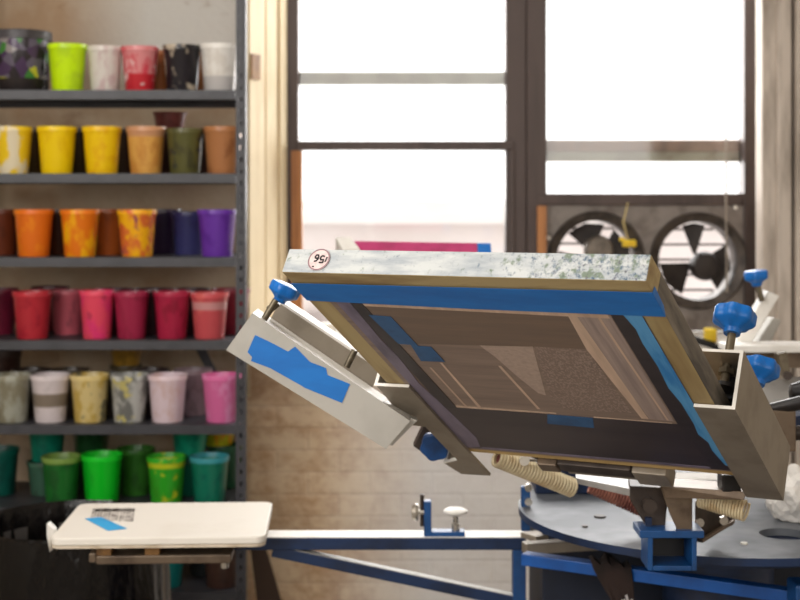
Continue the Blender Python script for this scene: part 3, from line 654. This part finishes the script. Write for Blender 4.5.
strip('edge_tape', [(-.218,.08),(-.195,.08),(-.199,.2),(-.196,.26),(-.202,.35),(-.194,.43),(-.186,.56),(-.195,.6),(-.223,.607)], M['purple_tape'], 3.4)
strip('edge_tape', [(.192,.09),(.216,.09),(.222,.3),(.232,.45),(.228,.606),(.205,.606),(.191,.44)], M['dark_tape'], 2.8)
t_ = strip('edge_tape', [(.209,.088),(.234,.088),(.2345,.36),(.234,.59),(.228,.585),(.221,.53),(.2225,.50),(.214,.47),(.217,.43),(.2165,.36),(.211,.31),(.2145,.24),(.2125,.17),(.215,.13)], M['tape_light'], 3.6); t_['label'] = 'light blue tape along the right rail'
t_ = strip('edge_tape', [(-.2655,.029),(.2655,.026),(.2655,.090),(.0,.088),(-.268+.003,.080)], M['tape'], 4.6); t_['label'] = 'wide blue tape along the near rail'
MB(FM).prism([(h+.0006,.027,-.002),(h+.0006,.089,-.002),(h+.0006,.075,.006),(h+.0006,.03,.009)], (.0005,0,0)).build('tape_wrap', M['tape'], sc)
strip('tape_patch', [(-.182,.12),(-.147,.123),(-.144,.215),(-.123,.216),(-.121,.265),(-.162,.267),(-.155,.212),(-.175,.211)], M['tape_dull'], 3)
strip('tape_patch', [(-.016,.437),(.058,.438),(.048,.477),(-.029,.474)], M['tape_dull'], 3.4)
strip('tape_patch', [(-.19,.60),(.2,.60),(.2,.607),(-.2,.608)], M['purple_tape'], 3)
# sticker with its number, upside down
scx, scz, sr = -.2097, .0203, .0172
st_ = MB(FM).lathe([(.0001,0),(sr,0),(sr,.0006),(.0001,.0006)], (scx,-.0016,scz), (0,1,0), 40).build('sticker', M['sticker'], sc)
ring = []
mb = MB(FM)
for k in range(40):
    t0, t1 = 2*math.pi*k/40, 2*math.pi*(k+1)/40
    q = [(scx+math.cos(t)*r_, -.0017, scz+math.sin(t)*r_) for t, r_ in ((t0,sr*.99),(t1,sr*.99),(t1,sr*.88),(t0,sr*.88))]
    mb.prism(q, (0,-.0002,0))
mb.build('sticker_ring', M['sticker_ring'], st_)
def digit(pts, cx, cz, w=.0023):                          # a pen-stroke digit drawn upside down on the sticker
    mb = MB(FM)
    for (x0, z0), (x1, z1) in zip(pts, pts[1:]):
        d_ = Vector((x1-x0, z1-z0)).normalized(); n_ = Vector((-d_.y, d_.x))*w/2; e_ = d_*w*.3
        q = [Vector((x0, z0))-e_+n_, Vector((x1, z1))+e_+n_, Vector((x1, z1))+e_-n_, Vector((x0, z0))-e_-n_]
        mb.prism([(cx-p.x, -.0019, cz-p.y) for p in q], (0,-.0003,0))
    return mb.build('number', M['text'], st_)
digit([(.0026,.0052),(-.0028,.0052),(-.0028,.0008),(.0012,.0010),(.0028,-.0012),(.0024,-.0040),(.0002,-.0054),(-.0028,-.0046)], scx+.0050, scz+.0004)
digit([(.0022,.0048),(-.0006,.0044),(-.0026,.0014),(-.0028,-.0020),(-.0016,-.0050),(.0012,-.0052),(.0027,-.0030),(.0022,-.0006),(-.0002,.0004),(-.0024,-.0010)], scx-.0040, scz+.0018)
mb = MB(FM); mb.prism([(scx+.0105,-.0021,scz-.004),(scx+.0125,-.0021,scz-.004),(scx+.0135,-.0021,scz+.004),(scx+.0115,-.0021,scz+.004)], (0,-.0002,0)); mb.build('mark', M['text'], st_)
mb = MB(FM); mb.prism([(scx-.007,-.0021,scz-.0125),(scx-.004,-.0021,scz-.0125),(scx-.004,-.0021,scz-.0105),(scx-.007,-.0021,scz-.0105)], (0,-.0002,0)); mb.build('mark', M['text'], st_)

# ------------------------------------------------------------------ print head holding it
head = thing('print_head', (0,0,0), 'grey print head with side clamps and blue knobs gripping the large screen', 'print head', matrix=FM @ Matrix.Translation((0,.7,0)))
def lobed(n, d): return lambda t, j: 1-d*(.5+.5*math.cos(n*t))**1.5
def knob_mb(c, axis, R, space=None, n=6):
    s = R/.031
    return MB(space).lathe([(.001,0),(.012*s,0),(.0135*s,.007*s),(.022*s,.013*s),(.0295*s,.017*s),(.032*s,.020*s),(.0325*s,.034*s),(.030*s,.038*s),(.017*s,.0405*s),(.001,.041*s)], c, axis, 96,
        lambda t, j: (1-.10*(.5+.5*math.cos(n*t))) if 3 <= j <= 7 else 1)
TH = .0052
# right clamp: C channel round the rail
def channel(x_in, x_web, b0, b1, top, name):
    s = 1 if x_web > 0 else -1; mb = MB(FM)
    xa, xb = sorted((x_in, x_web)); wa, wb = sorted((x_web, x_web-s*TH))
    return mb, xa, xb, wa, wb
mb, xa, xb, wa, wb = channel(.2355, .2950, .358, .70, .082, 'r')
prof = [(xa,-.0065),(xb,-.0065),(xb,.086),(xb-.060,.086),(xb-.060,.0815),(xb-TH,.0815),(xb-TH,-.0015),(xa,-.0015)]
n = len(prof); y0, y1 = .358, .705
vs = [(x, y0, z) for x, z in prof]+[(x, y1, z) for x, z in prof]
mb.add(vs, [(i, i+n, (i+1)%n+n, (i+1)%n) for i in range(n)]); mb.cur = 1
def cap(o): return [[o+i for i in q] for q in ((0,1,6,7),(1,2,5,6),(2,3,4,5))]
mb.add(vs, cap(0)); mb.cur = 0; mb.add(vs, cap(n))
cl = mb.build('side_clamp', [M['grey_metal'], M['edge_metal']], head)
for b_, R in ((.40,.0315), (.575,.0315)):
    MB(FM).tube([(.262,b_,.05),(.262,b_,.137)], .0065, 10).build('bolt', M['dull_metal'], cl, smooth=True)
    k_ = knob_mb((.262,b_,.132), (0,0,1), R, FM, 7).build('knob', M['knob_blue'], cl, smooth=True)
MB(FM).lathe([(.001,0),(.012,0),(.012,.008),(.001,.008)], (.262,.40,.066), (0,0,1), 6).build('nut', M['dull_metal'], cl)
MB(FM).lathe([(.001,0),(.016,0),(.016,.006),(.001,.006)], (.262,.40,.043), (0,0,1), 16).build('foot_pad', M['black'], cl)
MB(FM).box(.2505,.2895,.42,.55,.0378,.072).build('inner_block', M['black'], cl)
# left clamp with its notched underside
mb = MB(FM)
low = [(-.2225,.358),(-.2225,.722),(-.2815,.728),(-.296,.682),(-.262,.66),(-.262,.517),(-.2855,.515),(-.2885,.459),(-.2815,.362)]
mb.prism([(x,y,-.0065) for x,y in low], (0,0,.005))
mb.cur = 1; mb.prism([(-.2225,.3575,-.0064),(-.2225,.3585,-.0064),(-.2815,.3605,-.0064),(-.2815,.3595,-.0064)], (0,0,.0049)); mb.cur = 0
mb.box(-.2867,-.2815,.362,.515,-.0015,.03).box(-.2867,-.2815,.67,.72,-.0015,.086).box(-.2867,-.2815,.515,.67,.030,.05)
mb.cur = 1; mb.box(-.2868,-.2814,.3605,.362,-.0062,.0185)
mb.prism([(-.2615,.6592,-.0066),(-.2615,.6605,-.0066),(-.2965,.6825,-.0066),(-.2965,.681,-.0066)], (0,0,.0066)).box(-.2968,-.2912,.6785,.6815,-.0066,.018); mb.cur = 0
mb.build('side_clamp', [M['grey_metal'], M['edge_metal']], head)
# back bar and plates behind the far rail
MB(FM).box(-.105,-.07,.640,.67,-.008,.03).build('back_plate', M['brown_metal'], head, bevel=.002)
MB(FM).box(-.068,.06,.636,.668,-.006,.03).build('back_bar', M['dark_metal'], head, bevel=.002)
MB(FM).box(-.062,.11,.645,.685,-.003,.03).build('back_bar', M['grey_metal'], head, bevel=.002)
MB(FM).box(.062,.12,.638,.69,-.008,.02).build('back_plate', M['grey_metal'], head, bevel=.002)
MB().prism([P(576,478,2.44),P(645,492,2.4),P(645,500,2.4),P(578,484,2.44)], (.01,.10,0)).build('tray_plate', M['steel'], head, bevel=.001)
MB().prism([P(662,486,2.34),P(747,492,2.28),P(744,500,2.28),P(666,498,2.34)], (.015,.06,.002)).build('cross_plate', M['brown_metal'], head, bevel=.001)
MB().box(P(721,0,2.3).x, P(740,0,2.3).x, 2.29, 2.33, P(0,491,2.3).z, P(0,474,2.3).z).build('rubber_block', M['black'], head, bevel=.003)
MB().prism([P(630,486,2.40),P(668,488,2.40),P(668,500,2.40),P(664,536,2.40),P(650,534,2.40),P(642,520,2.40),P(630,500,2.40)], (.01,.08,0)).build('hinge_block', M['dark_metal'], head, bevel=.002)
MB().prism([P(660,486,2.37),P(692,495,2.37),P(692,537,2.37),P(681,538,2.37),P(670,515,2.37)], (.002,.012,0)).build('hinge_gusset', M['brown_metal'], head, bevel=.001)
MB().lathe([(.001,0),(.012,0),(.012,.02),(.001,.02)], P(648,504,2.40), (0,-1,0), 14).build('pivot_bolt', M['dark_metal'], head, smooth=True)
MB().prism([P(695,502,2.42),P(735,520,2.52),P(733,525,2.52),P(702,541,2.42),P(695,541,2.42)], (.004,.012,0)).build('side_gusset', M['dark_metal'], head, bevel=.001)
MB().prism([P(735,523,2.50),P(703,543,2.41),P(690,541,2.44),P(712,525,2.55)], (0,0,.006)).build('foot_plate', M['brown_metal'], head, bevel=.001)
for u, v in ((699,522),(723,520)): MB().lathe([(.001,0),(.008,0),(.008,.008),(.001,.008)], P(u,v,2.42 if u<710 else 2.46), (0,-1,0), 8).build('bolt', M['silver'], head)
def spring(p0, p1, r, turns, m, cm, name='spring'):
    p0, p1 = Vector(p0), Vector(p1); d = (p1-p0); L = d.length; d.normalize(); x = d.orthogonal().normalized(); y = d.cross(x); N = turns*12
    pts = [p0+d*(L*i/N)+(x*math.cos(2*math.pi*i/12)+y*math.sin(2*math.pi*i/12))*r for i in range(N+1)]
    o = MB().tube(pts, L/turns*.46, 6).build(name, m, head, smooth=True)
    MB().tube([p0+d*.008, p1-d*.008], r*.62, 10).build('red_shade_core', cm, o, smooth=True)  # red rod added for the pinkish light and shade under the coils
    return o
spring(P(496,457,2.50), P(573,488,2.58), .0155, 26, M['spring'], M['red_shade_core'])
spring(P(590,484,2.62), P(652,512,2.62), .0155, 22, M['spring_red'], M['red_shade_core'])
spring(P(700,497,2.38), P(746,511,2.34), .0165, 16, M['spring'], M['red_shade_core'])
MB().tube([P(522,460,2.5), P(553,461.5,2.55)], .0025, 6).build('spring_rod', M['silver'], head)
MB().lathe([(.001,0),(.009,0),(.009,.01),(.001,.01)], P(524,460,2.5), (0,-1,0), 12).build('rod_nut', M['edge_metal'], head, smooth=True)
# lever and side box at the right
MB().tube([P(764,411,2.42), P(768,410,2.42), P(800,403,2.40), P(840,395,2.38)], [.006,.0105,.012,.012], 10).build('lever', M['black_metal'], head, smooth=True)
MB().box(P(770,0,2.42).x, P(793,0,2.42).x, 2.40, 2.47, P(0,450,2.42).z, P(0,409,2.42).z).build('side_box', M['brown_metal'], head, bevel=.003)
MB().tube([P(790,433,2.45), P(830,433,2.45)], .013, 12).build('side_rod', M['dark_metal'], head, smooth=True)
MB().lathe([(.001,-.02),(.014,-.017),(.02,0),(.014,.017),(.001,.02)], P(800,392,2.5), (1,0,0), 16).build('lever_ball', M['black_metal'], head, smooth=True)

# ------------------------------------------------------------------ the neighbouring head, at left
hl = thing('print_head', P(400,440,2.3), 'empty raised print head with blue tape on its pale grey plate', 'print head')
HY = 2.25; E_ = .085
q = [P(252.5,313,HY), P(226,350,HY), P(386,449,HY), P(410,421,HY)]
mb = MB(); mb.prism(q, (0,.005,0)); mb.cur = 1
top_n = (q[0]-q[1]).normalized()
mb.prism([q[0]+Vector((0,.0052,0)), q[3]+Vector((0,.0052,0)), q[3]+Vector((0,E_,0)), q[0]+Vector((0,E_,0))], -top_n*.005)
mb.cur = 0
mb.prism([q[2]+Vector((.002,.03,.002)), q[3]+Vector((.002,.03,0)), q[3]+Vector((.012,.03,-.004)), q[2]+Vector((.010,.03,.0))], (0,.03,0))
ch = mb.build('side_clamp', [M['plate'], M['white_metal']], hl)
tp = [(255,335),(270,342),(288,351.5),(295,346.5),(310,362),(326,368),(327.5,375),(350,384),(342,403),(304,387.5),(302,386),(270,368),(251,361),(252,357),(247.5,352)]
MB().prism([P(u,v,HY-.0012) for u, v in tp], (0,.0008,0)).build('tape_patch', M['tape'], ch)
RY = 2.34
ra, rb = P(279,303,RY), P(381,371,RY); ra2, rb2 = P(270,320,RY), P(372,388,RY)
mb = MB(); mb.prism([ra, rb, rb2, ra2], (0,.006,0)); mb.cur = 1; rn = (ra-ra2).normalized()
mb.prism([ra+rn*.004, rb+rn*.004, rb+Vector((0,.08,0))+rn*.004, ra+Vector((0,.08,0))+rn*.004], -rn*.004)
mb.build('rail', [M['grey_metal'], M['white_metal']], hl)
ax = (P(268,306,HY)-P(262,320,HY)).normalized()
for (u0,v0),(u1,v1) in (((276,300),(264,319.5)), ((355,350),(346.5,367))):
    b_ = MB().tube([P(u1,v1,HY+.02), P(u0,v0,HY+.02)], .0055, 10).build('bolt', M['dull_metal'], ch, smooth=True)
knob_mb(P(279,302,HY+.035), (P(288,283,HY)-P(279,302,HY)), .025, None, 6).build('knob', M['knob_blue'], ch, smooth=True)
MB().prism([P(266,307,2.28), P(276,301,2.28), P(280,306,2.28), P(268,316,2.28)], (0,.03,0)).build('bolt_block', M['dull_metal'], hl, bevel=.002)
# small parts hanging off its lower side, seen under the screen's clamp
MB().prism([P(423,425,2.5), P(413,446,2.5), P(428,457,2.5), P(441,436,2.5)], (0,.03,0)).build('lower_block', M['dark_metal'], hl, bevel=.002)
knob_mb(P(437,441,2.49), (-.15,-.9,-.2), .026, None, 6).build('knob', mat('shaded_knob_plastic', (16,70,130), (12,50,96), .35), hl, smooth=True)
mb = MB(); mb.prism([P(450,449,2.5), P(453,451,2.5), P(452,458,2.5), P(462,458,2.5), P(461,461.5,2.5), P(448.5,460,2.5)], (0,.02,0)); mb.build('angle_bracket', M['edge_metal'], hl)
MB().prism([P(447,460,2.53), P(463,462,2.53), P(470,470,2.53), P(456,468,2.53)], (0,.04,0)).build('lower_block', M['dark_metal'], hl)
MB().bar(P(425,395,2.5), P(560,462,2.62), .02, .03).build('head_arm', M['dark_metal'], hl, bevel=.002)

# ------------------------------------------------------------------ far screen with magenta tape
y_ = 3.55; a_, b_ = P(343,241.5,y_), P(491,244.0,y_)
dirn = Vector((.42,-.74,-.53)).normalized(); xw = (b_-a_); fw = xw.length; xw.normalize(); zz = xw.cross(dirn).normalized(); zz = -zz if zz.z < 0 else zz; yy = zz.cross(xw); yy = -yy if yy.dot(dirn) < 0 else yy
F2 = Matrix((( xw.x, yy.x, zz.x, a_.x), (xw.y, yy.y, zz.y, a_.y), (xw.z, yy.z, zz.z, a_.z), (0,0,0,1)))
s2 = thing('screen_frame', (0,0,0), 'far printing screen edged in magenta tape, mostly hidden behind the large screen', 'printing screen', matrix=F2)
MB(F2).box(.02, fw-.035, -.005, .04, -.035, .0).build('rail', M['pink'], s2, bevel=.002)
MB(F2).box(fw-.035, fw, -.005, .04, -.035, .0).build('rail_corner', M['knob_blue'], s2, bevel=.002)
MB(F2).box(-.002, .045, .04, .44, -.035, .004).build('rail', M['white_metal'], s2, bevel=.002)
MB(F2).prism([(-.02,-.01,-.035),(.018,-.012,-.035),(.045,.04,-.035),(.0,.04,-.035)], (0,0,.042)).build('rail_corner', M['white_metal'], s2, bevel=.002)
MB(F2).box(fw-.045, fw, .04, .44, -.035, .0).build('rail', M['wood'], s2, bevel=.002)
MB(F2).box(.02, fw, .44, .48, -.035, .0).build('rail', M['wood'], s2, bevel=.002)
MB(F2).box(.03, fw-.03, .02, .46, -.036, -.0355).build('screen_mesh', M['mesh'], s2)

# ------------------------------------------------------------------ right-hand head in the background
hr = thing('print_head', P(760,352,3.3), 'blurred white print head with blue knob behind the right clamp', 'print head')
RY = 3.3
MB().prism([P(768,291,RY), P(780,296,RY), P(746,352,RY), P(731,350,RY)], (0,.05,0)).build('side_clamp', M['white_metal'], hr, bevel=.003)
MB().prism([P(773,318,RY+.1), P(782,320,RY+.1), P(768,350,RY+.1), P(752,350,RY+.1)], (0,.05,0)).build('side_clamp', M['plate'], hr, bevel=.003)
MB().tube([P(762,301,RY-.01), P(757,284,RY-.01)], .007, 8).build('bolt', M['dull_metal'], hr)
knob_mb(P(757,286,RY-.01), (-.1,0,1), .029, None, 6).build('knob', M['knob_blue'], hr, smooth=True)
MB().box(P(728,0,3.2).x, P(840,0,3.2).x, 3.2, 3.3, P(0,353,3.2).z, P(0,345.5,3.2).z).build('cross_rail', M['white_metal'], hr, bevel=.003)
MB().box(P(735,0,3.24).x, P(840,0,3.24).x, 3.24, 3.3, P(0,368,3.24).z, P(0,353,3.24).z).build('cross_rail_web', M['brown_metal'], hr)
MB().prism([P(778,354,3.15),P(787,352,3.15),P(791,374,3.15),P(784,378,3.15)], (0,.03,0)).build('catch', M['dull_metal'], hr, bevel=.002)
MB().lathe([(.001,0),(.010,0),(.010,.02),(.001,.02)], P(787,375,3.13), (-.2,-1,0), 10).build('catch_bolt', M['dark_metal'], hr)
MB().prism([P(735,384,3.1),P(830,372,3.3),P(840,400,3.1),P(735,404,3.0)], (0,0,-.02)).build('arm_plate', M['steel'], hr, bevel=.003)
MB().bar(P(740,420,2.95), P(840,392,3.25), .06, .03).build('head_arm', M['steel'], hr, bevel=.003)
MB().bar(P(700,440,2.85), P(840,415,3.0), .05, .04).build('head_arm', M['press_navy'], hr, bevel=.003)

# cloths and papers
tag(MB().prism([Vector((.61,3.08,DZ+.001)), Vector((.70,3.08,DZ+.001)), Vector((.715,3.16,DZ+.001)), Vector((.615,3.16,DZ+.001))], (0,0,.004)).build('bright_patch_sheet', M['paper'], origin=(.65,3.12,DZ+.001)),
    'white paper added on the turntable for the brightness behind the hinge', 'paper')  # sheet added to stand for the bright background here
random.seed(11)
bm = bmesh.new(); bmesh.ops.create_icosphere(bm, subdivisions=4, radius=1)
from mathutils import noise as nz
for v in bm.verts:
    p = v.co.copy(); d_ = 1+.32*nz.noise(p*1.9)+.14*abs(nz.noise(p*4.5)); v.co = Vector((p.x*.048*d_, p.y*.05*d_, max(0, (p.z*.055*d_+.045))))
me = bpy.data.meshes.new('crumpled_rag'); bm.to_mesh(me); bm.free(); me.materials.append(M['paper'])
rag = bpy.data.objects.new('crumpled_rag', me); C.objects.link(rag); rag.location = (P(800,0,2.62).x+.02, 2.72, DZ+.001)
tag(rag, 'crumpled white rag on the turntable at the right edge', 'rag')
# dark cloth hung over the beam
mb = MB(); cols, rows = 12, 14; vs = []; fs = []
def beam(s): return ba+(bb-ba)*s
for j in range(rows+1):
    for i in range(cols+1):
        s = .245+.14*i/cols; t = j/rows
        c = beam(s); n_ = Vector((0,-1,0))
        if t < .22:   # part over the top
            q_ = t/.22; p_ = c+Vector((0, .02-.04*q_, .0145+.004*math.sin(i*1.7)+(.012 if 4<i<8 else 0)*(1-q_)))
        else:
            q_ = (t-.22)/.78; wd = (1-.45*q_**1.3); cm = beam(.315)
            p_ = cm+(c-cm)*wd+Vector((.022*q_, -.021-.008*abs(math.sin(i*1.1))*q_-.003, .012-(.066+.010*math.sin(i*.6))*q_))
        vs.append(p_)
for j in range(rows):
    for i in range(cols):
        a = j*(cols+1)+i; fs.append((a, a+1, a+cols+2, a+cols+1))
mb.add(vs, fs); rg = mb.build('hanging_rag', M['rag_dark'], origin=beam(.26), smooth=True)
so = rg.modifiers.new('thick', 'SOLIDIFY'); so.thickness = .002
tag(rg, 'dark brown rag with pale frayed end hung over the bright blue beam', 'rag')
mb = MB(); last = vs[-(cols+1):]
for i in range(2, cols-1): 
    for k in range(2):
        p_ = Vector(last[i])+Vector((.002*k, -.002, .006)); mb.bar(p_, p_+Vector((.004,-.001,-.018-.004*k)), .0016, .0016, (0,1,0))
mb.build('fringe', M['thread'], rg)

# ------------------------------------------------------------------ light
def area(name, loc, target, sx, sy, power, col=(1,1,1)):
    l = bpy.data.lights.new(name, 'AREA'); l.shape = 'RECTANGLE'; l.size = sx; l.size_y = sy; l.energy = power; l.color = col
    o = bpy.data.objects.new(name, l); C.objects.link(o); o.location = loc
    o.rotation_euler = (Vector(target)-Vector(loc)).to_track_quat('-Z', 'Y').to_euler(); return o
area('left_window_daylight', (-2.35, .9, 2.35), (.2, 2.9, 1.2), 3.0, 1.8, 124, (1,.97,.93))
area('rear_fill', (.3, -2.9, 2.3), (0, 3.0, 1.2), 4.0, 1.8, 78, (1,.98,.95))  # added front fill behind the camera, set before a solid wall
area('overhead_fill', (-.4, 2.3, 3.55), (-.4, 2.6, 0), 2.4, .8, 26, (1,.97,.92))  # unseen fill added overhead so the shelves shade their lower rows
area('back_window_daylight', ((OL+OR_)/2, WW+.4, 2.3), ((OL+OR_)/2, 2.4, .9), 1.9, 1.7, 80, (1,.98,.96))
wd = bpy.data.worlds.new('sky'); bpy.context.scene.world = wd; wd.use_nodes = True
bg = wd.node_tree.nodes['Background']; bg.inputs['Color'].default_value = (1,.985,.97,1); bg.inputs['Strength'].default_value = 2.2

# ------------------------------------------------------------------ camera
cd = bpy.data.cameras.new('camera'); cam = bpy.data.objects.new('camera', cd); C.objects.link(cam)
cam.location = (0,0,EYE); cam.rotation_euler = (math.pi/2,0,0); cd.sensor_width = 36; cd.lens = F*36/800; cd.shift_y = -.125; cd.clip_start = .05
cd.dof.use_dof = True; cd.dof.focus_distance = 1.98; cd.dof.aperture_fstop = 6.3
s = bpy.context.scene; s.camera = cam
s.view_settings.view_transform = 'Standard'; s.view_settings.look = 'None'; s.view_settings.exposure = 0; s.view_settings.gamma = 1; s.view_settings.use_curve_mapping = False
